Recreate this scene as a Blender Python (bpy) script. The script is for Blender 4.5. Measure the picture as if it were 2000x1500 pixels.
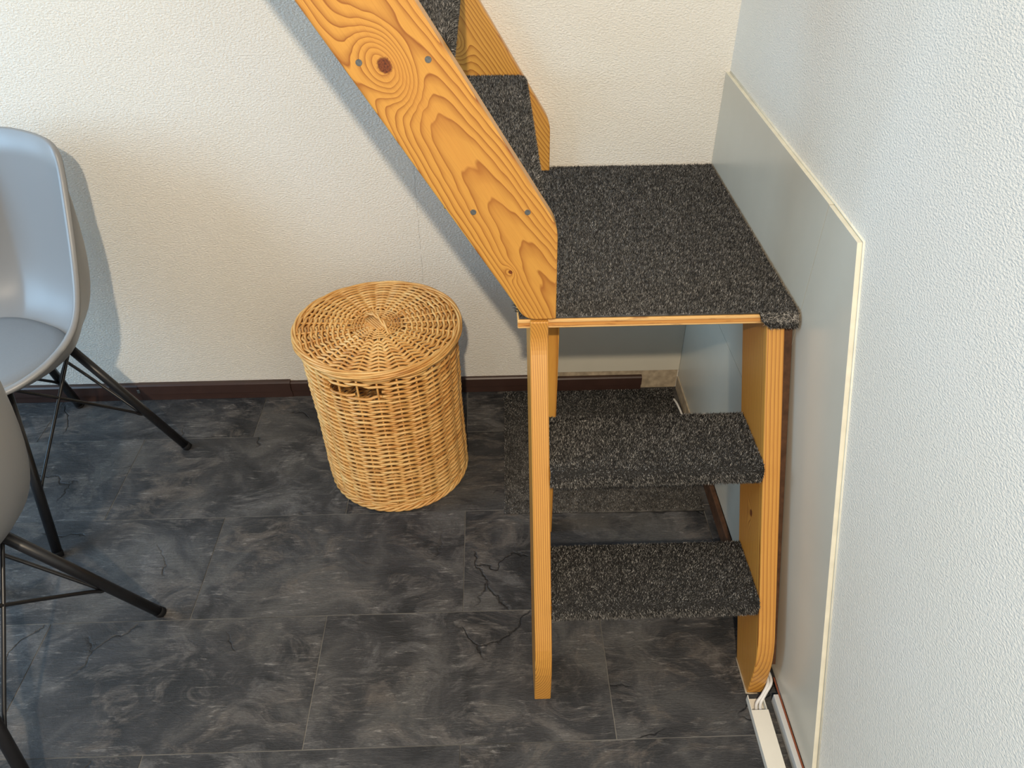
import bpy, bmesh, math, random
import numpy as np
from mathutils import Matrix, Vector

for o in list(bpy.data.objects):
    bpy.data.objects.remove(o)
S = bpy.context.scene
COL = S.collection
rng = np.random.default_rng(7)
random.seed(7)

# ------------------------------------------------------------------ camera
# room frame: x = 0 on the wall panel at the right, y = 0 on the back wall, z = 0 on the floor (metres)
F_PX, PITCH, YAW, ROLL = 1511.3, 0.6631, 0.0275, -0.0062
CAM = (-0.556, -1.8593, 1.4755)
fw = Vector((math.sin(YAW) * math.cos(PITCH), math.cos(YAW) * math.cos(PITCH), -math.sin(PITCH)))
rt = Vector((math.cos(YAW), -math.sin(YAW), 0.0))
up = rt.cross(fw)
r2 = math.cos(ROLL) * rt + math.sin(ROLL) * up
u2 = -math.sin(ROLL) * rt + math.cos(ROLL) * up
cd = bpy.data.cameras.new('camera')
cd.sensor_fit = 'HORIZONTAL'
cd.sensor_width = 36.0
cd.lens = F_PX / 2000.0 * 36.0
cd.clip_start = 0.02
cam = bpy.data.objects.new('camera', cd)
COL.objects.link(cam)
cam.matrix_world = Matrix(((r2.x, u2.x, -fw.x, CAM[0]), (r2.y, u2.y, -fw.y, CAM[1]), (r2.z, u2.z, -fw.z, CAM[2]), (0, 0, 0, 1)))
S.camera = cam

# ------------------------------------------------------------------ world, lights, exposure
W = bpy.data.worlds.new('room_daylight')
S.world = W
W.use_nodes = True
W.node_tree.nodes['Background'].inputs[0].default_value = (0.93, 0.965, 1.0, 1)
W.node_tree.nodes['Background'].inputs[1].default_value = 0.40


def light(name, kind, loc, target, energy, color, **kw):
    d = bpy.data.lights.new(name, kind)
    d.energy = energy
    d.color = color
    for k, v in kw.items():
        setattr(d, k, v)
    o = bpy.data.objects.new(name, d)
    COL.objects.link(o)
    o.location = loc
    o.rotation_euler = (Vector(target) - Vector(loc)).to_track_quat('-Z', 'Y').to_euler()
    return o


# warm ceiling lamp in front of the stairs, cool window in the left of the room
light('ceiling_lamp_offscreen', 'POINT', (-0.62, -2.70, 2.36), (0, 0, 0), 150, (1.0, 0.83, 0.62), shadow_soft_size=0.03)
light('window_left_offscreen', 'AREA', (-3.35, -1.0, 1.55), (0.0, -1.0, 1.55), 42, (0.40, 0.70, 1.0), shape='RECTANGLE', size=1.3, size_y=1.5)

S.view_settings.view_transform = 'Standard'
S.view_settings.look = 'None'
S.view_settings.gamma = 1.0
S.view_settings.use_curve_mapping = False
S.view_settings.exposure = 0.46


# ------------------------------------------------------------------ node helpers
class Mat:
    def __init__(self, name, rough=0.5, spec=0.5):
        self.m = bpy.data.materials.new(name)
        self.m.use_nodes = True
        self.t = self.m.node_tree
        self.b = self.t.nodes['Principled BSDF']
        self.b.inputs['Roughness'].default_value = rough
        self.b.inputs['Specular IOR Level'].default_value = spec

    def put(self, sock, v):
        if isinstance(v, (int, float)):
            sock.default_value = v
        elif isinstance(v, (tuple, list)):
            sock.default_value = tuple(v) + ((1,) if len(v) == 3 and sock.type == 'RGBA' else ())
        else:
            self.t.links.new(v, sock)

    def math(self, op, a, b=None, c=None):
        n = self.t.nodes.new('ShaderNodeMath')
        n.operation = op
        for i, v in enumerate((a, b, c)):
            if v is not None:
                self.put(n.inputs[i], v)
        return n.outputs[0]

    def vmath(self, op, a, b=None):
        n = self.t.nodes.new('ShaderNodeVectorMath')
        n.operation = op
        self.put(n.inputs[0], a)
        if b is not None:
            self.put(n.inputs[1], b)
        return n.outputs[0]

    def coord(self, kind='Object'):
        return self.t.nodes.new('ShaderNodeTexCoord').outputs[kind]

    def sep(self, v):
        n = self.t.nodes.new('ShaderNodeSeparateXYZ')
        self.put(n.inputs[0], v)
        return n.outputs

    def scale(self, v, s):
        return self.vmath('MULTIPLY', v, s)

    def noise(self, v, scale=1.0, detail=3.0, rough=0.55, dist=0.0):
        n = self.t.nodes.new('ShaderNodeTexNoise')
        self.put(n.inputs['Vector'], v)
        n.inputs['Scale'].default_value = scale
        n.inputs['Detail'].default_value = detail
        n.inputs['Roughness'].default_value = rough
        n.inputs['Distortion'].default_value = dist
        return n.outputs['Fac']

    def white(self, v):
        n = self.t.nodes.new('ShaderNodeTexWhiteNoise')
        self.put(n.inputs['Vector'], v)
        return n.outputs['Value']

    def voro(self, v, scale, feature='DISTANCE_TO_EDGE'):
        n = self.t.nodes.new('ShaderNodeTexVoronoi')
        n.feature = feature
        self.put(n.inputs['Vector'], v)
        n.inputs['Scale'].default_value = scale
        return n.outputs['Distance']

    def ramp(self, fac, stops, interp='LINEAR'):
        n = self.t.nodes.new('ShaderNodeValToRGB')
        n.color_ramp.interpolation = interp
        e = n.color_ramp.elements
        while len(e) < len(stops):
            e.new(0.5)
        for el, (p, c) in zip(e, stops):
            el.position = p
            if isinstance(c, (int, float)):
                c = (c, c, c)
            el.color = tuple(c) + (1,)
        self.put(n.inputs[0], fac)
        return n.outputs[0]

    def mix(self, fac, a, b, mode='MIX'):
        n = self.t.nodes.new('ShaderNodeMix')
        n.data_type = 'RGBA'
        n.blend_type = mode
        self.put(n.inputs[0], fac)
        self.put(n.inputs[6], a)
        self.put(n.inputs[7], b)
        return n.outputs[2]

    def bump(self, h, strength=0.5, dist=0.002, normal=None):
        n = self.t.nodes.new('ShaderNodeBump')
        n.inputs['Strength'].default_value = strength
        n.inputs['Distance'].default_value = dist
        self.put(n.inputs['Height'], h)
        if normal is not None:
            self.put(n.inputs['Normal'], normal)
        return n.outputs[0]

    def out(self, color=None, normal=None, rough=None):
        if color is not None:
            self.put(self.b.inputs['Base Color'], color)
        if normal is not None:
            self.put(self.b.inputs['Normal'], normal)
        if rough is not None:
            self.put(self.b.inputs['Roughness'], rough)
        return self.m


# ------------------------------------------------------------------ materials
def plaster(name, col, sc, dist, seam=None):
    M = Mat(name, 0.75, 0.25)
    c = M.coord()
    a = M.noise(M.scale(c, (0.75, 0.75, 1.35)), sc, 3.0, 0.55, 0.25)
    b = M.noise(c, sc * 3.1, 2.0)
    h = M.math('ADD', M.math('MULTIPLY', M.ramp(a, [(0.33, 0), (0.66, 1)]), 1.0), M.math('MULTIPLY', b, 0.22))
    big = M.noise(c, 2.2, 4.0)
    colr = M.mix(M.ramp(big, [(0.35, 0), (0.75, 1)]), col, tuple(x * y for x, y in zip(col, (0.97, 0.955, 0.92))))
    sp = M.noise(c, 55.0, 2.0)
    ms = M.noise(c, 3.7, 2.0)
    grime = M.math('MULTIPLY', M.ramp(sp, [(0.70, 0), (0.76, 1)]), M.ramp(ms, [(0.6, 0), (0.68, 1)]))
    colr = M.mix(M.math('MULTIPLY', grime, 0.35), colr, (0.35, 0.32, 0.28))
    if seam is not None:
        x, y, z = M.sep(c)
        w = M.math('MULTIPLY', M.math('SUBTRACT', M.noise(M.scale(c, (0, 0, 9.0)), 1.0, 3.0), 0.5), 0.012)
        d = M.math('ABSOLUTE', M.math('SUBTRACT', M.math('ADD', x, w), seam))
        line = M.math('MULTIPLY', M.math('LESS_THAN', d, 0.0008), M.math('LESS_THAN', z, 0.78))
        brk = M.ramp(M.noise(M.scale(c, (0, 0, 30.0)), 1.0, 2.0), [(0.42, 0), (0.52, 1)])
        colr = M.mix(M.math('MULTIPLY', M.math('MULTIPLY', line, brk), 0.45), colr, (0.25, 0.23, 0.2))
    return M.out(colr, M.bump(h, 0.75, dist))


MAT = {}
MAT['wall'] = plaster('cream_textured_wallpaper', (0.82, 0.795, 0.73), 215.0, 0.0016, seam=-0.747)
MAT['wall_r'] = plaster('white_textured_wallpaper', (0.82, 0.79, 0.715), 270.0, 0.0014)


def wood(name, yc=0.0, d0=0.0, tilt=0.09, ring=0.009, knots=(), seed=0.0, wob=0.05, light_c=(0.66, 0.335, 0.064), dark_c=(0.26, 0.074, 0.011), mid_c=(0.60, 0.265, 0.05)):
    M = Mat(name, 0.36, 0.5)
    c = M.coord()
    cs = M.vmath('ADD', c, (seed, seed * 1.7, seed * 0.3))
    x, y, z = M.sep(c)
    w1 = M.math('MULTIPLY', M.math('SUBTRACT', M.noise(M.scale(cs, (2.0, 5.0, 5.0)), 1.0, 2.0), 0.5), wob)
    w2 = M.math('MULTIPLY', M.math('SUBTRACT', M.noise(M.scale(cs, (9.0, 26.0, 26.0)), 1.0, 2.0), 0.5), wob * 0.16)
    yy = M.math('ADD', M.math('SUBTRACT', y, yc), w1)
    zz = M.math('ADD', M.math('ADD', M.math('MULTIPLY', x, tilt), d0), z)
    r = M.math('SQRT', M.math('ADD', M.math('MULTIPLY', yy, yy), M.math('MULTIPLY', zz, zz)))
    r = M.math('ADD', r, w2)
    kmask = None
    for kx, ky, ks, kr in knots:
        dx = M.math('DIVIDE', M.math('SUBTRACT', x, kx), ks * 1.7)
        dy = M.math('DIVIDE', M.math('SUBTRACT', y, ky), ks)
        dd = M.math('ADD', M.math('MULTIPLY', dx, dx), M.math('MULTIPLY', dy, dy))
        g = M.math('EXPONENT', M.math('MULTIPLY', dd, -1.0))
        r = M.math('ADD', r, M.math('MULTIPLY', g, ks * 1.25))
        ex = M.math('DIVIDE', M.math('SUBTRACT', x, kx), kr * 1.15)
        ey = M.math('DIVIDE', M.math('SUBTRACT', y, ky), kr)
        e = M.math('SQRT', M.math('ADD', M.math('MULTIPLY', ex, ex), M.math('MULTIPLY', ey, ey)))
        e = M.math('ADD', e, M.math('MULTIPLY', M.math('SUBTRACT', M.noise(c, 260.0, 2.0), 0.5), 0.5))
        k = M.ramp(e, [(0.0, 1.0), (0.75, 1.0), (1.0, 0.0)])
        kmask = k if kmask is None else M.math('MAXIMUM', kmask, k)
    fr = M.math('FRACT', M.math('DIVIDE', r, ring))
    band = M.ramp(fr, [(0.0, 0.0), (0.45, 0.10), (0.80, 0.55), (0.93, 1.0), (1.0, 0.0)])
    col = M.mix(band, light_c, dark_c)
    tone = M.noise(M.scale(cs, (2.0, 14.0, 14.0)), 1.0, 3.0)
    col = M.mix(M.ramp(tone, [(0.35, 0), (0.7, 0.55)]), col, mid_c, 'MIX')
    fib = M.noise(M.scale(cs, (18.0, 900.0, 900.0)), 1.0, 2.0)
    col = M.mix(M.math('MULTIPLY', M.ramp(fib, [(0.45, 0), (0.8, 1)]), 0.22), col, dark_c)
    if kmask is not None:
        kn = M.ramp(M.noise(c, 330.0, 3.0), [(0.3, (0.055, 0.013, 0.004)), (0.7, (0.26, 0.07, 0.014))])
        col = M.mix(kmask, col, kn)
    h = M.math('ADD', M.math('MULTIPLY', band, 0.6), M.math('MULTIPLY', fib, 0.4))
    M.b.inputs['Coat Weight'].default_value = 0.15
    M.b.inputs['Coat Roughness'].default_value = 0.25
    return M.out(col, M.bump(h, 0.25, 0.0006))


def carpet_mat(name, lo, hi):
    M = Mat(name, 0.95, 0.1)
    g = M.t.nodes.new('ShaderNodeNewGeometry').outputs['Random Per Island']
    c = M.coord()
    n = M.noise(c, 70.0, 2.0)
    f = M.math('ADD', M.math('MULTIPLY', g, 0.85), M.math('MULTIPLY', n, 0.3))
    col = M.ramp(f, [(0.0, lo), (0.55, tuple(x * 1.7 for x in lo)), (0.86, tuple(x * 0.42 for x in hi)), (1.0, hi)])
    return M.out(col)


MAT['carpet'] = carpet_mat('charcoal_cut_pile', (0.022, 0.0215, 0.021), (0.52, 0.50, 0.47))


def slate():
    M = Mat('dark_slate_vinyl', 0.46, 0.45)
    c = M.coord()
    oi = M.t.nodes.new('ShaderNodeObjectInfo').outputs['Random']
    off = M.math('MULTIPLY', oi, 37.0)
    comb = M.t.nodes.new('ShaderNodeCombineXYZ')
    M.put(comb.inputs[0], off)
    M.put(comb.inputs[1], M.math('MULTIPLY', oi, 91.0))
    v = M.vmath('ADD', c, comb.outputs[0])
    big = M.noise(v, 5.0, 6.0, 0.62, 0.8)
    patch = M.noise(M.scale(v, (1.0, 1.6, 1.0)), 7.0, 10.0, 0.74, 1.2)
    hue = M.noise(v, 3.0, 2.0)
    streak = M.noise(M.scale(v, (0.35, 2.4, 1.0)), 52.0, 8.0, 0.74, 0.8)
    fine = M.noise(M.scale(v, (0.6, 1.6, 1.0)), 230.0, 4.0, 0.7)
    base = M.ramp(big, [(0.36, (0.018, 0.019, 0.021)), (0.5, (0.046, 0.046, 0.049)), (0.62, (0.098, 0.096, 0.094))])
    pm = M.ramp(patch, [(0.49, 0), (0.62, 1)])
    pale = M.mix(M.ramp(hue, [(0.4, 0), (0.6, 1)]), (0.15, 0.148, 0.15), (0.158, 0.136, 0.118))
    col = M.mix(M.math('MULTIPLY', pm, 0.75), base, pale)
    sm = M.math('MULTIPLY', M.ramp(streak, [(0.56, 0), (0.70, 1)]), M.ramp(patch, [(0.42, 0.12), (0.58, 1)]))
    col = M.mix(M.math('MULTIPLY', sm, 0.85), col, (0.40, 0.385, 0.37))
    col = M.mix(M.math('MULTIPLY', M.ramp(fine, [(0.35, 1), (0.6, 0)]), 0.35), col, (0.012, 0.012, 0.013))
    nz = M.t.nodes.new('ShaderNodeTexNoise')
    M.put(nz.inputs['Vector'], v)
    nz.inputs['Scale'].default_value = 9.0
    nz.inputs['Detail'].default_value = 5.0
    vd = M.vmath('ADD', v, M.scale(nz.outputs['Color'], (0.16, 0.16, 0.0)))
    edge = M.voro(vd, 2.6)
    cm = M.ramp(M.noise(v, 5.5, 1.0), [(0.55, 0), (0.60, 1)])
    crack = M.math('MULTIPLY', M.ramp(edge, [(0.0, 1), (0.010, 0)]), cm)
    col = M.mix(M.math('MULTIPLY', crack, 0.8), col, (0.006, 0.006, 0.007))
    h = M.math('ADD', M.math('ADD', M.math('MULTIPLY', patch, 0.9), M.math('MULTIPLY', streak, 0.55)), M.math('MULTIPLY', fine, 0.25))
    h = M.math('SUBTRACT', h, M.math('MULTIPLY', crack, 0.7))
    rough = M.ramp(streak, [(0.3, 0.42), (0.75, 0.6)])
    return M.out(col, M.bump(h, 0.8, 0.005), rough)


MAT['slate'] = slate()


def simple(name, col, rough=0.5, spec=0.5, metal=0.0, nscale=None, namp=0.15, bump=0.0):
    M = Mat(name, rough, spec)
    M.b.inputs['Metallic'].default_value = metal
    if nscale:
        n = M.noise(M.coord(), nscale, 4.0)
        c2 = tuple(x * (1 - namp) for x in col)
        colr = M.mix(M.ramp(n, [(0.3, 0), (0.7, 1)]), col, c2)
        return M.out(colr, M.bump(n, bump, 0.001) if bump else None)
    return M.out(col)


MAT['joint'] = simple('tile_joint', (0.26, 0.25, 0.23), 0.8, 0.2, nscale=6, namp=0.85)
MAT['panel'] = simple('grey_green_melamine', (0.60, 0.57, 0.475), 0.27, 0.5, nscale=5, namp=0.08)
MAT['panel_edge'] = simple('cream_panel_edging', (0.80, 0.76, 0.62), 0.55, 0.3, nscale=40, namp=0.12)
MAT['brown'] = simple('dark_brown_pvc', (0.052, 0.026, 0.020), 0.42, 0.5, nscale=20, namp=0.2)
MAT['brown_wood'] = simple('raw_brown_batten', (0.11, 0.052, 0.026), 0.7, 0.3, nscale=60, namp=0.5)
MAT['red_edge'] = simple('raw_hardboard_edge', (0.25, 0.075, 0.035), 0.8, 0.2)
MAT['white_pvc'] = simple('cream_white_pvc', (0.80, 0.77, 0.68), 0.4, 0.5, nscale=12, namp=0.06)
MAT['grey_pvc'] = simple('grey_white_skirting', (0.60, 0.60, 0.58), 0.5, 0.4, nscale=10, namp=0.1)
MAT['raw'] = simple('bare_plaster_strip', (0.50, 0.41, 0.29), 0.9, 0.1, nscale=60, namp=0.4, bump=0.4)
MAT['cable'] = simple('white_cable_sheath', (0.75, 0.74, 0.72), 0.35, 0.5)
MAT['shell'] = simple('grey_moulded_plastic', (0.25, 0.255, 0.26), 0.38, 0.5, nscale=3, namp=0.04)
MAT['cushion'] = simple('grey_leatherette', (0.22, 0.235, 0.25), 0.45, 0.4, nscale=200, namp=0.05, bump=0.12)
MAT['steel_black'] = simple('black_powder_coat', (0.012, 0.012, 0.014), 0.32, 0.5, nscale=100, namp=0.2)
MAT['rubber'] = simple('black_rubber', (0.010, 0.010, 0.011), 0.8, 0.2)
MAT['zinc'] = simple('zinc_screw', (0.30, 0.31, 0.29), 0.4, 0.5, metal=0.8, nscale=300, namp=0.4)
def ply():
    M = Mat('plywood_edge', 0.5, 0.4)
    c = M.coord()
    x, y, z = M.sep(c)
    w = M.math('MULTIPLY', M.math('SUBTRACT', M.noise(M.scale(c, (14.0, 14.0, 60.0)), 1.0, 3.0), 0.5), 0.003)
    f = M.math('DIVIDE', M.math('ADD', z, w), 0.018)
    col = M.ramp(f, [(0.0, (0.72, 0.42, 0.15)), (0.20, (0.80, 0.50, 0.20)), (0.27, (0.42, 0.17, 0.045)), (0.33, (0.66, 0.31, 0.08)), (0.62, (0.62, 0.28, 0.07)), (0.68, (0.36, 0.14, 0.035)), (0.75, (0.80, 0.50, 0.20)), (1.0, (0.74, 0.42, 0.14))])
    n = M.noise(M.scale(c, (30.0, 30.0, 200.0)), 1.0, 3.0)
    col = M.mix(M.math('MULTIPLY', M.ramp(n, [(0.58, 0), (0.7, 1)]), 0.6), col, (0.25, 0.09, 0.025))
    return M.out(col)


MAT['ply'] = ply()


def willow():
    M = Mat('buff_willow', 0.42, 0.5)
    c = M.coord()
    n = M.noise(M.scale(c, (1, 1, 5.0)), 26.0, 3.0)
    n2 = M.noise(c, 9.0, 2.0)
    g = M.t.nodes.new('ShaderNodeNewGeometry').outputs['Random Per Island']
    f = M.math('ADD', M.math('MULTIPLY', n, 0.55), M.math('ADD', M.math('MULTIPLY', n2, 0.35), M.math('MULTIPLY', g, 0.18)))
    col = M.ramp(f, [(0.32, (0.44, 0.185, 0.045)), (0.47, (0.66, 0.345, 0.10)), (0.60, (0.76, 0.45, 0.155)), (0.75, (0.82, 0.55, 0.22))])
    return M.out(col, M.bump(M.noise(M.scale(c, (1, 1, 4)), 300.0, 2.0), 0.2, 0.0005))


MAT['willow'] = willow()


# ------------------------------------------------------------------ mesh helpers
def tag(o, label=None, cat=None, group=None, kind=None):
    if label:
        o['label'] = label
    if cat:
        o['category'] = cat
    if group:
        o['group'] = group
    if kind:
        o['kind'] = kind
    return o


def link(name, me, parent=None, mats=(), smooth=False, mw=None):
    for m in mats:
        me.materials.append(m)
    if smooth:
        me.polygons.foreach_set('use_smooth', np.ones(len(me.polygons), dtype=bool))
    o = bpy.data.objects.new(name, me)
    COL.objects.link(o)
    if mw is not None:
        o.matrix_basis = mw
    if parent is not None:
        o.parent = parent
    return o


def thing(name, loc, rotz=0.0, **kw):
    o = bpy.data.objects.new(name, None)
    COL.objects.link(o)
    o.location = loc
    o.rotation_euler = (0, 0, rotz)
    o.empty_display_size = 0.1
    return tag(o, **kw)


def pymesh(name, v, f):
    me = bpy.data.meshes.new(name)
    me.from_pydata([tuple(map(float, p)) for p in v], [], [tuple(map(int, q)) for q in f])
    me.update()
    return me


def bm_mesh(name, bm):
    bmesh.ops.recalc_face_normals(bm, faces=bm.faces[:])
    me = bpy.data.meshes.new(name)
    bm.to_mesh(me)
    bm.free()
    return me


def prism_bm(poly, z0, z1, bevel=0.0, seg=2):
    bm = bmesh.new()
    lo = [bm.verts.new((p[0], p[1], z0)) for p in poly]
    hi = [bm.verts.new((p[0], p[1], z1)) for p in poly]
    n = len(poly)
    bm.faces.new(lo[::-1])
    bm.faces.new(hi)
    for i in range(n):
        j = (i + 1) % n
        bm.faces.new((lo[i], lo[j], hi[j], hi[i]))
    if bevel > 0:
        bmesh.ops.recalc_face_normals(bm, faces=bm.faces[:])
        es = [e for e in bm.edges if e.calc_face_angle(0) > 0.5]
        bmesh.ops.bevel(bm, geom=es, offset=bevel, segments=seg, affect='EDGES', profile=0.5, clamp_overlap=True)
    return bm


def prism(name, poly, z0, z1, bevel=0.0, seg=2):
    return bm_mesh(name, prism_bm(poly, z0, z1, bevel, seg))


def box(name, x0, x1, y0, y1, z0, z1, bevel=0.0, seg=1):
    return prism(name, [(x0, y0), (x1, y0), (x1, y1), (x0, y1)], z0, z1, bevel, seg)


def box_at(x0, x1, y0, y1, z0, z1, name, mat, parent=None, bevel=0.0, seg=1, org=None):
    """box whose object origin is its own base centre, given in world coordinates"""
    cx, cy = (x0 + x1) / 2, (y0 + y1) / 2
    me = box(name, x0 - cx, x1 - cx, y0 - cy, y1 - cy, 0, z1 - z0, bevel, seg)
    p = parent.matrix_basis.translation if parent is not None else Vector((0, 0, 0))
    return link(name, me, parent, [mat], mw=Matrix.Translation(Vector((cx, cy, z0)) - p))


def tube_arrays(P, R, sides=6, closed=False):
    P = np.asarray(P, float)
    n = len(P)
    R = np.broadcast_to(np.asarray(R, float), (n,))
    T = np.roll(P, -1, 0) - np.roll(P, 1, 0) if closed else np.gradient(P, axis=0)
    T /= np.linalg.norm(T, axis=1)[:, None] + 1e-12
    ref = np.array([0, 0, 1.0]) if abs(T[:, 2]).mean() < 0.8 else np.array([1.0, 0, 0])
    A = np.cross(T, ref)
    A /= np.linalg.norm(A, axis=1)[:, None] + 1e-12
    B = np.cross(T, A)
    a = np.linspace(0, 2 * np.pi, sides, endpoint=False)
    V = P[:, None, :] + R[:, None, None] * (np.cos(a)[None, :, None] * A[:, None, :] + np.sin(a)[None, :, None] * B[:, None, :])
    V = V.reshape(-1, 3)
    F = []
    for i in range(n if closed else n - 1):
        j = (i + 1) % n
        for k in range(sides):
            l = (k + 1) % sides
            F.append((i * sides + k, i * sides + l, j * sides + l, j * sides + k))
    if not closed:
        F.append(tuple(range(sides - 1, -1, -1)))
        F.append(tuple((n - 1) * sides + k for k in range(sides)))
    return V, F


class Tubes:
    def __init__(self):
        self.V, self.F, self.n = [], [], 0

    def add(self, P, R, sides=6, closed=False):
        V, F = tube_arrays(P, R, sides, closed)
        self.V.append(V)
        self.F += [tuple(i + self.n for i in f) for f in F]
        self.n += len(V)
        return self

    def mesh(self, name):
        return pymesh(name, np.concatenate(self.V), self.F)


def catmull(pts, n):
    P = np.array(pts, float)
    P = np.vstack([2 * P[0] - P[1], P, 2 * P[-1] - P[-2]])
    m = len(P) - 3
    out = []
    for t in np.linspace(0, m, n):
        i = min(int(t), m - 1)
        u = t - i
        p0, p1, p2, p3 = P[i:i + 4]
        out.append(0.5 * ((2 * p1) + (-p0 + p2) * u + (2 * p0 - 5 * p1 + 4 * p2 - p3) * u * u + (-p0 + 3 * p1 - 3 * p2 + p3) * u ** 3))
    return np.array(out)


def rounded(poly, radii, seg=5):
    """round the corners of a 2D polygon"""
    out = []
    n = len(poly)
    for i, p in enumerate(poly):
        r = radii[i]
        p = np.array(p, float)
        if r <= 0:
            out.append(tuple(p))
            continue
        a = np.array(poly[i - 1], float) - p
        b = np.array(poly[(i + 1) % n], float) - p
        la, lb = np.linalg.norm(a), np.linalg.norm(b)
        k = min(r, la * 0.45, lb * 0.45)
        A, B = p + a / la * k, p + b / lb * k
        for t in np.linspace(0, 1, seg):
            out.append(tuple((1 - t) ** 2 * A + 2 * t * (1 - t) * p + t * t * B))
    return out


def frame(origin, X, Y, Z):
    return Matrix(((X[0], Y[0], Z[0], origin[0]), (X[1], Y[1], Z[1], origin[1]), (X[2], Y[2], Z[2], origin[2]), (0, 0, 0, 1)))


# ------------------------------------------------------------------ setting: floor
XL, YF, ZC = -3.3, -3.0, 2.5
floor = box_at(XL, 0.012, YF, 0.0, -0.05, -0.0012, 'floor', MAT['joint'])
tag(floor, 'dark slate-look tile floor with pale joints', 'floor', kind='structure')
TX, TY, TL, TW, GAP = -1.2501, -0.1889, 0.61, 0.305, 0.0008
tile_cache = {}
for row in range(0, 10):
    y1 = -0.0005 if row == 0 else TY - (row - 1) * TW
    y0 = TY if row == 0 else TY - row * TW
    y0 = max(y0, YF)
    if y1 - y0 < 0.02:
        continue
    off = 0.0 if row % 2 == 0 else 0.5
    k = -4
    while True:
        xa, xb = TX + (k + off) * TL, TX + (k + off + 1) * TL
        k += 1
        if xa > 0.0:
            break
        xa, xb = max(xa, XL), min(xb, 0.010)
        if xb - xa < 0.02:
            continue
        key = (round(xb - xa, 4), round(y1 - y0, 4))
        if key not in tile_cache:
            hx, hy = key[0] / 2 - GAP, key[1] / 2 - GAP
            me = box('floor_tile', -hx, hx, -hy, hy, -0.0010, 0.0, 0.0006, 1)
            me.materials.append(MAT['slate'])
            tile_cache[key] = me
        o = bpy.data.objects.new('floor_tile', tile_cache[key])
        COL.objects.link(o)
        o.parent = floor
        o.location = Vector(((xa + xb) / 2, (y0 + y1) / 2, 0.0)) - floor.location

# ------------------------------------------------------------------ setting: walls
wb = link('wall_back', box('wall_back', XL, 0.11, 0.0, 0.10, 0.0, ZC), None, [MAT['wall']])
tag(wb, 'cream textured wall behind the stairs', 'wall', kind='structure')
wr = link('wall_right', box('wall_right', 0.010, 0.11, YF, 0.0, 0.0, ZC), None, [MAT['wall_r']])
tag(wr, 'white textured wall beside the stairs', 'wall', kind='structure')


def yz_plate(name, poly, x0, x1, mats, parent, bevel=0.0012):
    """plate standing in the y-z plane; faces turned up or forward get the edging material"""
    bm = prism_bm(poly, 0, 1, 0)
    for v in bm.verts:
        y, z, t = v.co
        v.co = (x0 + (x1 - x0) * t, y, z)
    bmesh.ops.recalc_face_normals(bm, faces=bm.faces[:])
    for f in bm.faces:
        if abs(f.normal.x) < 0.5 and (f.normal.z > 0.3 and f.calc_center_median().z > 0.42):
            f.material_index = 1
    return link(name, bm_mesh(name, bm), parent, mats)


pm = [MAT['panel'], MAT['panel_edge']]
# upper panels on the right wall (behind the landing), front slanted panel, lower panel under the landing
yz_plate('panel', [(-0.0005, 0.411), (-0.0005, 0.934), (-0.690, 0.922), (-0.690, 0.411)], 0.0002, 0.0098, pm, wr)
yz_plate('panel', [(-0.0005, 0.045), (-0.0005, 0.410), (-0.690, 0.410), (-0.690, 0.045)], 0.0002, 0.0098, pm, wr)
yz_plate('panel', [(-0.6912, 0.032), (-0.6912, 0.921), (-0.815, 0.917), (-1.216, 0.032)], 0.0002, 0.0098, pm, wr)
# caulk bead along the panel's top and slanted edge
tb = Tubes()
tb.add([(0.0098, -0.004, 0.9355), (0.0098, -0.4, 0.9285), (0.0098, -0.69, 0.924), (0.0098, -0.817, 0.919), (0.0098, -0.95, 0.625), (0.0098, -1.219, 0.032)], 0.0024, 6)
link('panel_caulk', tb.mesh('panel_caulk'), wr, [MAT['panel_edge']], True)
# panel on the back wall under the landing
bp = prism_bm([(-0.43, 0.068), (-0.0005, 0.068), (-0.0005, 0.688), (-0.43, 0.688)], 0, 0.006)
for v in bp.verts:
    x, z, t = v.co
    v.co = (x, -t - 0.0002, z)
link('panel', bm_mesh('panel', bp), wb, [MAT['panel']])
# bare plaster strips at the foot of the panels
bs = prism_bm([(-0.43, 0.001), (-0.0032, 0.001), (-0.0032, 0.067), (-0.43, 0.067)], 0, 0.004)
for v in bs.verts:
    x, z, t = v.co
    v.co = (x, -t - 0.0002, z)
link('plaster_strip', bm_mesh('plaster_strip', bs), wb, [MAT['raw']])
link('plaster_strip', box('plaster_strip', -0.003, 0.0098, -0.36, -0.009, 0.0002, 0.0448), wr, [MAT['raw']])

# skirting: brown plastic profile along the back wall in clipped sections
bb = thing('baseboard_back', (0, 0, 0), label='dark brown plastic baseboard along the back wall', cat='baseboard', kind='structure')


def skirt(x0, x1, d, h, name):
    prof = [(0, 0), (d * 0.55, 0), (d * 0.55, h * 0.36), (d, h * 0.44), (d, h * 0.93), (d * 0.75, h), (0, h)]
    bm = prism_bm(prof, 0, 1)
    for v in bm.verts:
        yy, zz, t = v.co
        v.co = (x0 + (x1 - x0) * t, -yy - 0.0004, zz + 0.0004)
    return link(name, bm_mesh(name, bm), bb, [MAT['brown']])


skirt(XL + 0.001, -1.6215, 0.0165, 0.060, 'skirting_section')
skirt(-1.6205, -1.170, 0.0165, 0.061, 'skirting_section')
skirt(-1.1695, -0.4305, 0.012, 0.056, 'skirting_section')
skirt(-0.4300, -0.112, 0.014, 0.052, 'skirting_section').location.y = -0.0045
for x in (-1.6212,):
    c_ = link('clip', box('clip', x - 0.004, x + 0.004, -0.0185, -0.017, 0.034, 0.046, 0.0005), bb, [MAT['zinc']])

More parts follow.
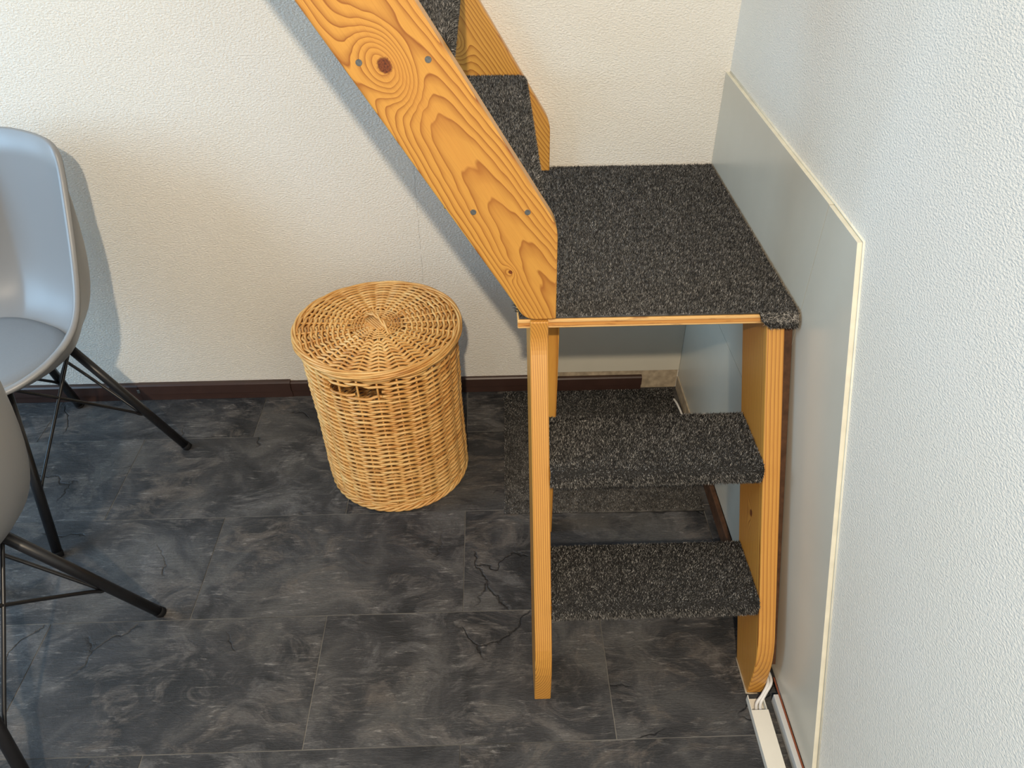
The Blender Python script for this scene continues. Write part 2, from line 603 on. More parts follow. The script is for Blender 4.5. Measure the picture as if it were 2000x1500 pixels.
br = thing('baseboard_right', (0, 0, 0), label='brown and grey baseboard pieces along the panelled right wall', cat='baseboard', kind='structure')
link('brown_section', box('brown_section', -0.0125, -0.0003, -0.93, -0.365, 0.0004, 0.044, 0.0015), br, [MAT['brown_wood']])
link('grey_section', box('grey_section', -0.012, -0.0003, -2.4, -1.035, 0.0004, 0.026, 0.001), br, [MAT['grey_pvc']])
link('raw_edge_strip', box('raw_edge_strip', -0.0028, -0.0003, -2.4, -1.0, 0.0262, 0.0290), br, [MAT['red_edge']])


# ------------------------------------------------------------------ carpet pile
def blades(pts, nrm, h, w, r_, lean=0.55):
    n = len(pts)
    d = nrm + r_.normal(0, lean * 0.5, (n, 3))
    d /= np.linalg.norm(d, axis=1)[:, None]
    s = np.cross(d, r_.normal(0, 1, (n, 3)))
    s /= np.linalg.norm(s, axis=1)[:, None] + 1e-9
    hh = h * r_.uniform(0.55, 1.25, n)[:, None]
    ww = w * r_.uniform(0.6, 1.3, n)[:, None] * 0.5
    V = np.stack([pts - s * ww, pts + s * ww, pts + d * hh], 1).reshape(-1, 3)
    return V


def mesh_with_blades(name, bm, V):
    """append loose pile triangles to a small backing mesh"""
    bmesh.ops.recalc_face_normals(bm, faces=bm.faces[:])
    bmesh.ops.triangulate(bm, faces=bm.faces[:])
    bm.verts.index_update()
    v0 = np.array([v.co[:] for v in bm.verts])
    f0 = np.array([[v.index for v in f.verts] for f in bm.faces])
    bm.free()
    n0 = len(v0)
    nb = len(V) // 3
    allv = np.concatenate([v0, V]).astype(np.float32)
    tri = np.concatenate([f0, np.arange(nb * 3).reshape(-1, 3) + n0]).astype(np.int32)
    me = bpy.data.meshes.new(name)
    me.vertices.add(len(allv))
    me.vertices.foreach_set('co', allv.ravel())
    me.loops.add(tri.size)
    me.loops.foreach_set('vertex_index', tri.ravel())
    me.polygons.add(len(tri))
    me.polygons.foreach_set('loop_start', np.arange(0, tri.size, 3, dtype=np.int32))
    me.update(calc_edges=True)
    me.validate()
    return me


def wrap_carpet(name, prof, a0, a1, axis, thick, dens, h, parent, mat, seed, w=0.0013):
    """carpet strip: profile [(q, z)] (q grows towards the nose) swept along an axis.
    axis 'x': q is -y;  axis 'y': q is +x."""
    r_ = np.random.default_rng(seed)
    P = np.array(prof, float)
    T = np.gradient(P, axis=0)
    T /= np.linalg.norm(T, axis=1)[:, None]
    N = np.stack([-T[:, 1], T[:, 0]], 1)
    inner = P - N * thick

    def w3(q, z, a):
        return (a, -q, z) if axis == 'x' else (q, a, z)
    bm = bmesh.new()
    rows = []
    K = 12
    n = len(P)
    for k in range(K + 1):
        a = a0 + (a1 - a0) * k / K
        rows.append([bm.verts.new(w3(p[0], p[1], a)) for p in P] + [bm.verts.new(w3(p[0], p[1], a)) for p in inner[::-1]])
    m = 2 * n
    for k in range(K):
        for i in range(m):
            j = (i + 1) % m
            bm.faces.new((rows[k][i], rows[k][j], rows[k + 1][j], rows[k + 1][i]))
    bm.faces.new(rows[0])
    bm.faces.new(rows[K][::-1])
    seg = np.linalg.norm(np.diff(P, axis=0), axis=1)
    L = seg.sum()
    cum = np.r_[0, np.cumsum(seg)]
    cnt = int(L * (a1 - a0) * dens)
    s = r_.uniform(0, L, cnt)
    a = r_.uniform(a0, a1, cnt)
    q = np.interp(s, cum, P[:, 0])
    z = np.interp(s, cum, P[:, 1])
    nq = np.interp(s, cum, N[:, 0])
    nz = np.interp(s, cum, N[:, 1])
    if axis == 'x':
        pts = np.stack([a, -q, z], 1)
        nr = np.stack([0 * a, -nq, nz], 1)
    else:
        pts = np.stack([q, a, z], 1)
        nr = np.stack([nq, 0 * a, nz], 1)
    V = blades(pts, nr, h, w, r_)
    me = mesh_with_blades(name, bm, V)
    return link(name, me, parent, [mat])


def nose_profile(q0, q1, ztop, drop, r=0.013):
    pts = [(q0, ztop), (q0 + (q1 - q0) * 0.5, ztop + 0.0005)]
    for t in np.linspace(0, math.pi / 2, 6):
        pts.append((q1 - r + r * math.sin(t), ztop - r + r * math.cos(t)))
    pts.append((q1 - 0.0005, ztop - drop * 0.75))
    pts.append((q1 - 0.005, ztop - drop))
    return pts


# ------------------------------------------------------------------ staircase
ST = Vector((-0.27, -0.69, 0.0))
stair = thing('staircase', ST, label='orange pine space-saving staircase with charcoal carpeted treads and a square landing', cat='staircase')


def rel(M):
    return Matrix.Translation(-ST) @ M


wd_low = wood('pine_lower_stringer', yc=0.058, d0=0.012, tilt=0.006, ring=0.0072, knots=[(0.381, 0.001, 0.018, 0.0075)], seed=3.1, wob=0.014, dark_c=(0.24, 0.066, 0.010))
wd_low2 = wood('pine_left_stringer', yc=0.058, d0=0.010, tilt=0.004, ring=0.0040, knots=[(0.19, 0.05, 0.005, 0.0022)], seed=9.4, wob=0.012, dark_c=(0.26, 0.08, 0.012))
wd_near = wood('pine_near_stringer', yc=-0.022, d0=0.020, tilt=0.055, ring=0.0048, knots=[(0.509, -0.0046, 0.034, 0.0115), (0.1246, 0.020, 0.008, 0.0038)], seed=1.3, wob=0.045)
wd_far = wood('pine_far_stringer', yc=0.02, d0=0.03, tilt=0.06, ring=0.0055, knots=[(0.36, 0.005, 0.026, 0.008)], seed=5.7)
wd_tread = wood('pine_tread', yc=0.02, d0=0.04, tilt=0.03, ring=0.008, seed=12.0)

# lower stringers, leaning back 30 degrees
a_, b_ = 0.504, 0.8637
Xd, Yd, Zd = (0, a_, b_), (0, -b_, a_), (1, 0, 0)


def lower_stringer(x0, x1, mat, ytop):
    org = Vector((x0, -1.016, 0.0))
    yz = [(-1.016, 0.0), (-1.016, 0.118), (-0.704, 0.664), (-0.704, ytop), (-0.6932, ytop), (-0.6932, 0.6885), (-0.526, 0.6885), (-0.935, 0.0)]
    rad = [0.004, 0.055, 0.02, 0.003, 0, 0, 0, 0.0]
    if ytop < 0.69:
        yz = [(-1.016, 0.0), (-1.016, 0.118), (-0.690, 0.6885), (-0.526, 0.6885), (-0.935, 0.0)]
        rad = [0.004, 0.055, 0.0, 0, 0.0]
    yz = rounded(yz, rad, 6)
    loc = []
    for y, z in yz:
        dy, dz = y - org.y, z
        loc.append((dy * a_ + dz * b_, -dy * b_ + dz * a_))
    me = prism('stringer', loc, 0, x1 - x0, 0.0028, 2)
    return link('stringer', me, stair, [mat], mw=rel(frame(org, Xd, Yd, Zd)))


lower_stringer(-0.491, -0.458, wd_low2, 0.711)
lower_stringer(-0.056, -0.0225, wd_low, 0.6)

# batten between the right stringer and the wall panel
yz = [(-0.990, 0.06), (-0.672, 0.685), (-0.640, 0.685), (-0.955, 0.06)]
bm = prism_bm(yz, 0, 1)
for v in bm.verts:
    y, z, t = v.co
    v.co = (-0.0215 + 0.0200 * t - ST.x, y - ST.y, z)
tag(link('batten', bm_mesh('batten', bm), stair, [MAT['brown_wood']]), 'dark brown batten behind the stringer')


# upright support post behind the left stringer
wd_post = wood('pine_post', yc=0.016, d0=0.03, tilt=0.004, ring=0.0045, seed=21.0, wob=0.012)
link('support_post', prism('support_post', [(0, 0), (0.689, 0), (0.689, 0.0327), (0, 0.0327)], 0, 0.042, 0.002, 2), stair, [wd_post], mw=rel(frame(Vector((-0.4572, -0.574, 0.0003)), (0, 0, 1), (1, 0, 0), (0, 1, 0))))
cb = Tubes().add([(-0.0572 - ST.x, y - ST.y, 0.0012) for y in np.linspace(-0.935, -1.0165, 8)] + [(x - ST.x, -1.0175 - ST.y, 0.0012) for x in (-0.05, -0.035)], [0.0016, 0.0012, 0.0019, 0.0014, 0.002, 0.0016, 0.0022, 0.0024, 0.002, 0.0014], 6)
link('caulk_bead', cb.mesh('caulk_bead'), stair, [MAT['raw']], True)


def lower_tread(ztop, yb, yf, seed):
    t = box_at(-0.4575, -0.0565, yf + 0.008, yb, ztop - 0.030, ztop - 0.0085, 'tread', wd_tread, stair, 0.002)
    d = Vector((0, 0, 0))
    o = wrap_carpet('tread_carpet', nose_profile(-yb - 0.001, -yf, ztop - 0.0035, 0.040), -0.4572, -0.0568, 'x', 0.0045, 0.60e6, 0.0052, None, MAT['carpet'], seed)
    o.parent = t
    o.location = -(ST + t.location)
    return t


lower_tread(0.466, -0.676, -0.836, 11)
lower_tread(0.232, -0.812, -0.964, 12)

# landing: plywood board with a carpet
landing = box_at(-0.513, -0.0012, -0.692, -0.0075, 0.690, 0.708, 'landing_board', MAT['ply'], stair, 0.0015)
bm = bmesh.new()


def add_box(bm, x0, x1, y0, y1, z0, z1):
    m = Matrix.Translation(((x0 + x1) / 2, (y0 + y1) / 2, (z0 + z1) / 2)) @ Matrix.Diagonal((x1 - x0, y1 - y0, z1 - z0, 1))
    return bmesh.ops.create_cube(bm, size=1.0, matrix=m)


add_box(bm, -0.510, -0.004, -0.688, -0.010, 0.7083, 0.713)
r_ = np.random.default_rng(5)
nb = int(0.506 * 0.678 * 0.55e6)
pts = np.stack([r_.uniform(-0.511, -0.003, nb), r_.uniform(-0.6895, -0.009, nb), np.full(nb, 0.7125)], 1)
V1 = blades(pts, np.tile([0.0, -0.12, 1.0], (nb, 1)), 0.0058, 0.0014, r_, 0.6)
# flap hanging over the front right corner
fl = np.array([(0.684, 0.7130), (0.692, 0.7125), (0.699, 0.708), (0.7035, 0.700), (0.704, 0.692), (0.702, 0.687)])
xs = np.linspace(-0.074, -0.004, 8)
gv = []
for i, (q, z) in enumerate(fl):
    row = []
    for k, x in enumerate(xs):
        fade = min(1.0, (x + 0.074) / 0.018)
        zz = 0.7125 - (0.7125 - z) * (0.25 + 0.75 * fade)
        row.append((x, -q, zz))
    gv.append(row)
for sgn in (0.0, -0.0035):
    vv = [[bm.verts.new((p[0], p[1] - 2 * sgn * (1 if i > 2 else 0) * 0.5, p[2] + sgn * (1 if i <= 2 else 0.3))) for p in row] for i, row in enumerate(gv)]
    for i in range(len(fl) - 1):
        for k in range(len(xs) - 1):
            bm.faces.new((vv[i][k], vv[i][k + 1], vv[i + 1][k + 1], vv[i + 1][k]))
nf = 2400
ui, uk = r_.uniform(0, len(fl) - 1.001, nf), r_.uniform(0, len(xs) - 1.001, nf)
G = np.array(gv)
i0, k0 = ui.astype(int), uk.astype(int)
fu, fk = (ui - i0)[:, None], (uk - k0)[:, None]
fp = G[i0, k0] * (1 - fu) * (1 - fk) + G[i0 + 1, k0] * fu * (1 - fk) + G[i0, k0 + 1] * (1 - fu) * fk + G[i0 + 1, k0 + 1] * fu * fk
nn = np.stack([0 * ui, -np.clip(ui / 3, 0, 1), np.clip(1.2 - ui / 3, 0, 1)], 1)
V2 = blades(fp, nn, 0.0058, 0.0014, r_, 0.6)
# a few loose tufts sticking out at the left end
nt = 160
V3 = blades(np.stack([r_.uniform(-0.517, -0.508, nt), r_.uniform(-0.67, -0.60, nt), r_.uniform(0.709, 0.716, nt)], 1), np.tile([-0.9, -0.2, 0.5], (nt, 1)), 0.008, 0.0014, r_, 0.9)
lc = link('landing_carpet', mesh_with_blades('landing_carpet', bm, np.concatenate([V1, V2, V3])), landing, [MAT['carpet']])
lc.location = -(ST + landing.location)

# upper flight: two slanted stringers along the back wall with open treads
sl = 1.65
dn = math.hypot(1, sl)
dx_, dz_ = -1 / dn, sl / dn
XU, YU, ZU = (dx_, 0, dz_), (-dz_, 0, dx_), (0, -1, 0)
ZTOP = 2.30


def upper_stringer(pts_xz, radii, org, thick, mat):
    pts_xz = rounded(pts_xz, radii, 7)
    loc = [((x - org[0]) * dx_ + (z - org[2]) * dz_, -(x - org[0]) * dz_ + (z - org[2]) * dx_) for x, z in pts_xz]
    me = prism('stringer', loc, 0, thick, 0.0035, 3)
    return link('stringer', me, stair, [mat], mw=rel(frame(org, XU, YU, ZU)))


def fx(x0, z0, z):
    return x0 - (z - z0) / sl


near = upper_stringer([(-0.4445, 0.7135), (-0.4465, 0.895), (fx(-0.453, 0.907, ZTOP), ZTOP), (fx(-0.525, 0.757, ZTOP), ZTOP), (-0.525, 0.757), (-0.500, 0.7135)], [0, 0.022, 0, 0, 0.03, 0.02], (-0.444, -0.667, 0.716), 0.033, wd_near)
far = upper_stringer([(-0.410, 0.7135), (-0.411, 0.833), (fx(-0.411, 0.838, ZTOP), ZTOP), (fx(-0.515, 0.757, ZTOP), ZTOP), (-0.515, 0.757), (-0.48, 0.7135)], [0, 0.022, 0, 0, 0.03, 0.02], (-0.444, -0.0035, 0.716), 0.0315, wd_far)


def screw_mesh():
    bm = bmesh.new()
    bmesh.ops.create_cone(bm, cap_ends=True, segments=18, radius1=0.0052, radius2=0.0046, depth=0.0012)
    for rz in (0, math.pi / 2):
        m = Matrix.Rotation(rz + 0.4, 4, 'Z') @ Matrix.Translation((0, 0, 0.0006)) @ Matrix.Diagonal((0.0058, 0.0013, 0.0005, 1))
        g = bmesh.ops.create_cube(bm, size=1.0, matrix=m)
        for v in g['verts']:
            for f in v.link_faces:
                f.material_index = 1
    return bm_mesh('screw', bm)


SM = screw_mesh()
SM.materials.append(MAT['zinc'])
SM.materials.append(MAT['zinc'])
for sx, sz in ((-0.740, 1.158), (-0.641, 1.161), (-0.585, 0.924), (-0.497, 0.922)):
    x, z = sx + 0.444, sz - 0.716
    o = bpy.data.objects.new('screw', SM)
    COL.objects.link(o)
    o.parent = near
    o.location = (x * dx_ + z * dz_, -x * dz_ + z * dx_, 0.0332)
    tag(o, 'zinc screw head')

for k in range(5):
    zt = 0.946 + 0.2365 * k
    xn = -0.470 - 0.1385 * k
    t = box_at(xn - 0.165, xn - 0.008, -0.6665, -0.0355, zt - 0.032, zt - 0.0085, 'tread', wd_tread, stair, 0.002)
    o = wrap_carpet('tread_carpet', nose_profile(xn - 0.166, xn, zt - 0.0035, 0.042), -0.6662, -0.0358, 'y', 0.0045, 0.5e6 if k < 2 else 0.08e6, 0.0052, None, MAT['carpet'], 20 + k)
    o.parent = t
    o.location = -(ST + t.location)

# ------------------------------------------------------------------ carpet remnant on the floor under the stairs
bm = bmesh.new()
mo = Vector((-0.28, -0.265, 0.0))
poly = [(-0.531, -0.0175), (-0.534, -0.25), (-0.541, -0.508), (-0.30, -0.514), (-0.030, -0.517), (-0.024, -0.26), (-0.016, -0.0175)]
lo = [bm.verts.new((x, y, 0.0004)) for x, y in poly]
hi = [bm.verts.new((x, y, 0.005)) for x, y in poly]
bm.faces.new(lo[::-1])
bm.faces.new(hi)
for i in range(len(poly)):
    j = (i + 1) % len(poly)
    bm.faces.new((lo[i], lo[j], hi[j], hi[i]))
r_ = np.random.default_rng(8)
nb = 95000
yy = r_.uniform(-0.514, -0.0185, nb)
xl = np.interp(yy, [-0.51, -0.25, -0.0175], [-0.541, -0.534, -0.531])
xr = np.interp(yy, [-0.51, -0.26, -0.0175], [-0.030, -0.024, -0.016])
pts = np.stack([xl + (xr - xl) * r_.uniform(0, 1, nb), yy, np.full(nb, 0.0046)], 1)
me = mesh_with_blades('carpet_offcut', bm, blades(pts, np.tile([0.0, 0.0, 1.0], (nb, 1)), 0.0052, 0.0014, r_, 0.6))
me.transform(Matrix.Translation(-mo))
tag(link('carpet_offcut', me, None, [MAT['carpet']], mw=Matrix.Translation(mo)), 'dark charcoal carpet offcut lying on the slate floor under the landing', 'carpet')

# ------------------------------------------------------------------ laundry basket
BX, BY = -0.819, -0.314
basket = thing('laundry_basket', (BX, BY, 0), label='round wicker laundry basket with a woven lid standing by the back wall', cat='basket')
NST = 25
LEANX = -0.030   # axis drift per metre of height
HOLE = (math.radians(-121), math.radians(-85), 0.384, 0.407)


def body_r(z):
    return 0.1755 + 0.0045 * (z / 0.43) + 0.0012 * math.sin(z * 22)


def bpt(th, r, z):
    return (r * math.cos(th) + LEANX * z, r * math.sin(th), z)


tb = Tubes()
zs = [0.030]
br_ = np.random.default_rng(31)
rows_r = []
while zs[-1] < 0.428:
    z = zs[-1]
    thin = 1.0
    for zc in (0.115, 0.235, 0.345):
        if abs(z - zc) < 0.011:
            thin = 0.72
    r0 = 0.00335 * thin * br_.uniform(0.9, 1.1)
    rows_r.append(r0)
    zs.append(z + r0 * 2 * 1.0)
SEG = NST * 5
runs = []
cur, curR = [], []
wob = br_.uniform(0, 6.28, 8)
for i in range(len(rows_r)):
    for k in range(SEG):
        t = i + k / SEG
        th = 2 * math.pi * k / SEG
        z = zs[i] + (zs[i + 1] - zs[i]) * k / SEG + 0.0022 * math.sin(2 * th + wob[0] + 0.05 * i) + 0.0014 * math.sin(5 * th + wob[1]) + 0.0021 * math.cos(NST * th)
        ph = math.cos(0.5 * NST * 2 * math.pi * t)
        r = body_r(z) + 0.0050 * ph
        tha = (th + math.pi) % (2 * math.pi) - math.pi
        if HOLE[0] < tha < HOLE[1] and HOLE[2] < z < HOLE[3]:
            if len(cur) > 4:
                runs.append((cur, curR))
            cur, curR = [], []
            continue
        cur.append(bpt(th, r, z))
        curR.append(rows_r[i] * (1 + 0.10 * math.sin(7.3 * t + i)))
        if len(cur) > SEG * 1.37 and k % 5 == 2 and br_.uniform() < 0.08:
            runs.append((cur, curR))
            cur, curR = [cur[-1]], [curR[-1]]
runs.append((cur, curR))
for P, R in runs:
    if len(P) > 3:
        tb.add(P, R, 6)
body = link('body_weave', tb.mesh('body_weave'), basket, [MAT['willow']], True)
# upright stakes inside the weave
tb = Tubes()
for k in range(NST):
    th = 2 * math.pi * k / NST
    tb.add([bpt(th, body_r(z), z) for z in np.linspace(0.012, 0.437, 12)], 0.0026, 6)
link('stakes', tb.mesh('stakes'), basket, [MAT['willow']], True)


def rope(tb, R, z, n, rr, rz, twist, rad, dome=None, seg=260, seed=0, axis0=0.0):
    for j in range(n):
        P = []
        for k in range(seg):
            th = 2 * math.pi * k / seg
            a = twist * th + 2 * math.pi * j / n + seed
            zz = z + rz * math.sin(a) + (dome(th) if dome else 0)
            r = R + rr * math.cos(a)
            P.append((r * math.cos(th) + axis0, r * math.sin(th), zz))
        tb.add(P, rad, 6, True)


tb = Tubes()
rope(tb, 0.1770, 0.0125, 4, 0.0042, 0.0068, 11, 0.0036)
rope(tb, 0.1765, 0.026, 2, 0.0032, 0.0030, 13, 0.0030, seed=1.0)
link('base_border', tb.mesh('base_border'), basket, [MAT['willow']], True)
me = bpy.data.meshes.new('base')
bm = bmesh.new()
bmesh.ops.create_cone(bm, cap_ends=True, segments=48, radius1=0.170, radius2=0.170, depth=0.006, matrix=Matrix.Translation((0, 0, 0.012)))
link('base', bm_mesh('base', bm), basket, [MAT['willow']])
tb = Tubes()
rope(tb, 0.1815, 0.4345, 3, 0.003, 0.0038, 12, 0.0031, axis0=LEANX * 0.434)
link('top_border', tb.mesh('top_border'), basket, [MAT['willow']], True)

# lid
LZ = 0.455
lid = thing('lid', (LEANX * 0.455, 0, LZ))
lid.parent = basket
NL = 25


def lidz(r, th):
    return 0.0035 * (1 - (r / 0.2) ** 2) + 0.0022 * math.sin(2 * th + 0.7) * (r / 0.2) ** 2


tb = Tubes()
lr = np.random.default_rng(44)


def lid_spiral(r0, r1, pitch, N, amp, rad):
    rows = int((r1 - r0) / pitch)
    P, R = [], []
    for i in range(rows):
        sg = N * 5
        rj = rad * lr.uniform(0.88, 1.1)
        for k in range(sg):
            t = i + k / sg
            th = 2 * math.pi * k / sg + 0.06
            r = r0 + pitch * t + 0.0006 * math.sin(3 * th + i) - 0.30 * pitch * math.cos(N * (th - 0.06))
            ph = math.cos(math.pi * N * t)
            P.append((r * math.cos(th), r * math.sin(th), lidz(r, th) + amp * ph))
            R.append(rj)
            if len(P) > sg * 1.4 and k % 5 == 2 and lr.uniform() < 0.08:
                tb.add(P, R, 6)
                P, R = [P[-1]], [R[-1]]
    if len(P) > 3:
        tb.add(P, R, 6)


lid_spiral(0.026, 0.066, 0.0041, 13, 0.0026, 0.0019)
lid_spiral(0.068, 0.190, 0.0064, NL, 0.0042, 0.0030)
link('lid_weave', tb.mesh('lid_weave'), lid, [MAT['willow']], True)
tb = Tubes()
for k in range(NL):
    th = 2 * math.pi * k / NL + 0.06
    tb.add([(r * math.cos(th), r * math.sin(th), lidz(r, th)) for r in np.linspace(0.058, 0.194, 8)], 0.0025, 6)
for k in range(13):
    th = 2 * math.pi * k / 13 + 0.06
    tb.add([(r * math.cos(th), r * math.sin(th), lidz(r, th)) for r in np.linspace(0.02, 0.068, 5)], 0.0020, 6)
for k in range(6):
    q = (k - 2.5) * 0.0054
    for ang, dz in ((0.65, 0.0012), (0.65 + math.pi / 2, 0.0052)):
        p = [(-0.031, q), (0.031, q)]
        tb.add([(x * math.cos(ang) - y * math.sin(ang), x * math.sin(ang) + y * math.cos(ang), dz + 0.002) for x, y in [(-0.031, q), (-0.015, q), (0, q), (0.015, q), (0.031, q)]], 0.0026, 6)
link('lid_ribs', tb.mesh('lid_ribs'), lid, [MAT['willow']], True)
tb = Tubes()
dome = lambda th: lidz(0.198, th)
rope(tb, 0.1945, 0.0005, 4, 0.0042, 0.0042, 4, 0.0030, dome)
rope(tb, 0.1965, -0.0075, 3, 0.0030, 0.0038, 5, 0.0030, dome, seed=0.6)
rope(tb, 0.1925, -0.0150, 2, 0.0026, 0.0032, 6, 0.0028, dome, seed=1.9)
link('lid_border', tb.mesh('lid_border'), lid, [MAT['willow']], True)
# twisted loop handle
A = Vector((-0.034, 0.034, 0.001))
B = Vector((0.034, -0.042, 0.001))
tb = Tubes()
for j in range(2):
    P = []
    for t in np.linspace(0, 1, 60):
        c = A.lerp(B, t) + Vector((0, 0, 0.030 * math.sin(math.pi * t) ** 0.8))
        ang = t * 13 + j * math.pi
        side = Vector((0.75, 0.66, 0))
        c += side * (0.0028 * math.cos(ang)) + Vector((0, 0, 0.0028 * math.sin(ang)))
        P.append(tuple(c))
    tb.add(P, 0.0027, 7)
for e in (A, B):
    for q in (-0.004, 0.004):
        tb.add([(e.x + q, e.y + q * 0.4, 0.006), (e.x + q * 0.4, e.y + q, -0.004)], 0.0022, 6)
tag(link('handle', tb.mesh('handle'), lid, [MAT['willow']], True), 'twisted wicker loop handle')

# ------------------------------------------------------------------ grey shell chairs
RIM = [(0, .215, .455), (.11, .212, .455), (.19, .18, .460), (.228, .11, .472), (.240, .03, .495), (.229, -.045, .535), (.180, -.115, .62), (.149, -.165, .72), (.132, -.195, .79), (.124, -.208, .83), (.106, -.217, .851), (.06, -.228, .858), (0, -.23, .86)]


def chair_shell():
    half = catmull(RIM, 61)
    rim = np.vstack([half, half[-2:0:-1] * np.array([-1, 1, 1])])
    n = len(rim)
    C = np.array([0, 0.0, 0.402])
    ns = 22
    G = []
    for p in rim:
        back = np.clip((p[2] - 0.45) / 0.4, 0, 1)
        sb = np.clip((back - 0.1) / 0.8, 0, 1)
        sb = sb * sb * (3 - 2 * sb)
        E = np.array([p[0] * (0.93 + 0.25 * sb), p[1] * (0.92 + 0.02 * sb), 0.404 + 0.02 * (1 - back)])
        E1 = C + (E - C) * 0.62
        E1[2] = 0.398
        row = []
        for s in np.linspace(0.04, 1, ns):
            q = (1 - s) ** 3 * C + 3 * (1 - s) ** 2 * s * E1 + 3 * (1 - s) * s * s * E + s ** 3 * p
            row.append(q)
        # rolled lip
        o2 = np.array([p[0], p[1], 0])
        ln = np.linalg.norm(o2)
        o2 = o2 / max(ln, 1e-6)
        row.append(p + o2 * 0.005 + np.array([0, 0, 0.0015]))
        row.append(p + o2 * 0.0095 + np.array([0, 0, -0.0025]))
        row.append(p + o2 * 0.0105 + np.array([0, 0, -0.008]))
        G.append(row)
    G = np.array(G)
    # smooth around the rim so the sides flow
    for _ in range(6):
        G = (np.roll(G, 1, 0) + 2 * G + np.roll(G, -1, 0)) / 4
    m = G.shape[1]
    V = [C] + [tuple(q) for row in G for q in row]
    F = []
    for i in range(n):
        j = (i + 1) % n
        F.append((0, 1 + i * m, 1 + j * m))
        for k in range(m - 1):
            F.append((1 + i * m + k, 1 + i * m + k + 1, 1 + j * m + k + 1, 1 + j * m + k))
    return pymesh('seat_shell', V, F), G


def chair_cushion():
    n = 72
    V, F = [], []
    prof = [(0.0, 0.030), (0.5, 0.031), (0.80, 0.029), (0.93, 0.024), (0.985, 0.016), (1.0, 0.009), (0.985, 0.002), (0.9, 0.0005)]
    V.append((0, 0.032, 0.402 + 0.031))
    for i in range(n):
        a = 2 * math.pi * i / n
        c, s = math.cos(a), math.sin(a)
        ex = 2 / 2.3
        x = 0.166 * abs(c) ** ex * (1 if c >= 0 else -1)
        y = 0.142 * abs(s) ** ex * (1 if s >= 0 else -1) + 0.032
        for f, z in prof[1:]:
            V.append((x * f, 0.032 + (y - 0.032) * f, 0.402 + z + 0.007 * (f ** 2) * abs(c)))
    m = len(prof) - 1
    for i in range(n):
        j = (i + 1) % n
        F.append((0, 1 + i * m, 1 + j * m))
        for k in range(m - 1):
            F.append((1 + i * m + k, 1 + i * m + k + 1, 1 + j * m + k + 1, 1 + j * m + k))
    return pymesh('cushion', V, F)


def make_chair(loc, face_deg, label):
    t = thing('shell_chair', (loc[0], loc[1], 0.0), math.radians(face_deg - 90), label=label, cat='chair', group='grey shell chairs at the left')
    sh, G = chair_shell()
    so = link('seat_shell', sh, t, [MAT['shell']], True)
    md = so.modifiers.new('thick', 'SOLIDIFY')
    md.thickness = 0.005
    md.offset = 0
    link('cushion', chair_cushion(), t, [MAT['cushion']], True)
    FT, TP, ZT = 0.212, 0.085, 0.392
    # mounting frame under the seat
    tb = Tubes()
    c4 = [(TP, TP), (-TP, TP), (-TP, -TP), (TP, -TP)]
    tb.add([(x, y, 0.386) for x, y in rounded(c4, [0.02] * 4, 5)], 0.006, 8, True)
    tb.add([(TP, TP, 0.386), (0, 0, 0.386), (-TP, -TP, 0.386)], 0.006, 8)
    tb.add([(-TP, TP, 0.386), (0, 0, 0.3861), (TP, -TP, 0.386)], 0.006, 8)
    link('mounting_frame', tb.mesh('mounting_frame'), t, [MAT['steel_black']], True)
    for sx, sy in ((1, 1), (-1, 1), (-1, -1), (1, -1)):
        top = np.array([sx * TP, sy * TP, ZT])
        ft = np.array([sx * FT, sy * FT, 0.008])
        lg = link('leg', Tubes().add([top, top * 0.5 + ft * 0.5, ft], 0.0115, 14).mesh('leg'), t, [MAT['steel_black']], True)
        lg.data.polygons[-1].use_smooth = False
        lg.data.polygons[-2].use_smooth = False
        link('foot_cap', Tubes().add([ft + (top - ft) * 0.012, ft, ft + np.array([sx * 0.003, sy * 0.003, -0.0075])], 0.0125, 14).mesh('foot_cap'), lg, [MAT['rubber']], True)
        J = ft + (top - ft) * 0.36
        for ox, oy in ((-sx, sy), (sx, -sy)):
            q = np.array([ox * TP, oy * TP, ZT - 0.012])
            inn = np.array([-sx, -sy, 0.0]) * 0.006
            P = catmull([J + inn * 0.2, J + inn + (q - J) * 0.03 + np.array([0, 0, -0.004]), J + (q - J) * 0.12 + inn, J + (q - J) * 0.6, q], 24)
            link('brace_rod', Tubes().add(P, 0.0040, 8).mesh('brace_rod'), t, [MAT['steel_black']], True)
    return t


make_chair((-1.712, -0.318), 242.5, 'grey plastic shell chair with its backrest against the back wall')
make_chair((-1.567, -0.953), 170.0, 'grey plastic shell chair out on the floor, its back turned to the staircase')

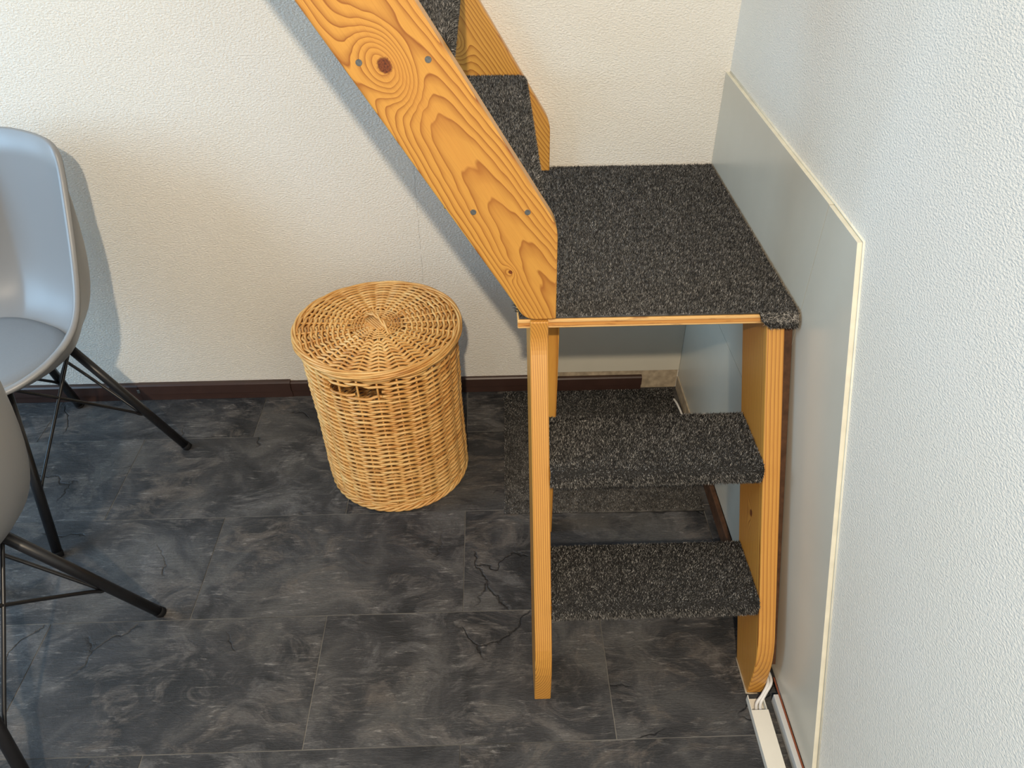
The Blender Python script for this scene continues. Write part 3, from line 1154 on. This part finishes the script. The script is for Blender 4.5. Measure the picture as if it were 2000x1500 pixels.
# ------------------------------------------------------------------ cable trunking and cables by the right wall
tr = thing('cable_trunking', (-0.046, -1.03, 0.0), label='white plastic cable trunking on the floor along the panelled wall', cat='trunking')
prof = [(-0.016, 0), (0.016, 0), (0.016, 0.0165), (0.0145, 0.0165), (0.0145, 0.0015), (-0.0145, 0.0015), (-0.0145, 0.0165), (-0.016, 0.0165)]
bm = prism_bm(prof, 0, 1)
for v in bm.verts:
    x, z, t = v.co
    v.co = (x - 0.012 * t, -1.37 * t, z + 0.0005)
link('channel', bm_mesh('channel', bm), tr, [MAT['white_pvc']])
bm = prism_bm([(-0.0172, 0.010), (-0.0172, 0.0185), (0.0172, 0.0185), (0.0172, 0.010), (0.0164, 0.010), (0.0164, 0.0170), (-0.0164, 0.0170), (-0.0164, 0.010)], 0, 1)
for v in bm.verts:
    x, z, t = v.co
    v.co = (x - 0.0004 - 0.0116 * t, -0.033 - 1.337 * t, z + 0.0005)
link('cover', bm_mesh('cover', bm), tr, [MAT['white_pvc']])
pc = thing('power_cable', (-0.04, -1.04, 0.0), label='pair of white cables curving out of the trunking behind the stringer foot', cat='cable')
for dx in (-0.0042, 0.0042):
    P = catmull([(-0.047 + dx, -1.12, 0.0062), (-0.046 + dx, -1.070, 0.0065), (-0.0425 + dx, -1.046, 0.009), (-0.029 + dx * 0.6, -1.031, 0.020), (-0.0135 + dx * 0.8, -1.010, 0.031), (-0.0120 + dx * 0.8, -0.972, 0.024), (-0.0115 + dx * 0.8, -0.936, 0.010)], 40) - np.array([-0.04, -1.04, 0.0])
    link('cord', Tubes().add(P, 0.0032, 8).mesh('cord'), pc, [MAT['cable']], True)
P = catmull([(-0.0205, -0.07, 0.0058), (-0.0175, -0.10, 0.012), (-0.0130, -0.14, 0.010), (-0.0115, -0.18, 0.006), (-0.0190, -0.32, 0.0055)], 30)
tag(link('loose_cable', Tubes().add(P, 0.0032, 8).mesh('loose_cable'), None, [MAT['cable']], True), 'short white cable on the floor beside the charcoal carpet offcut', 'cable')
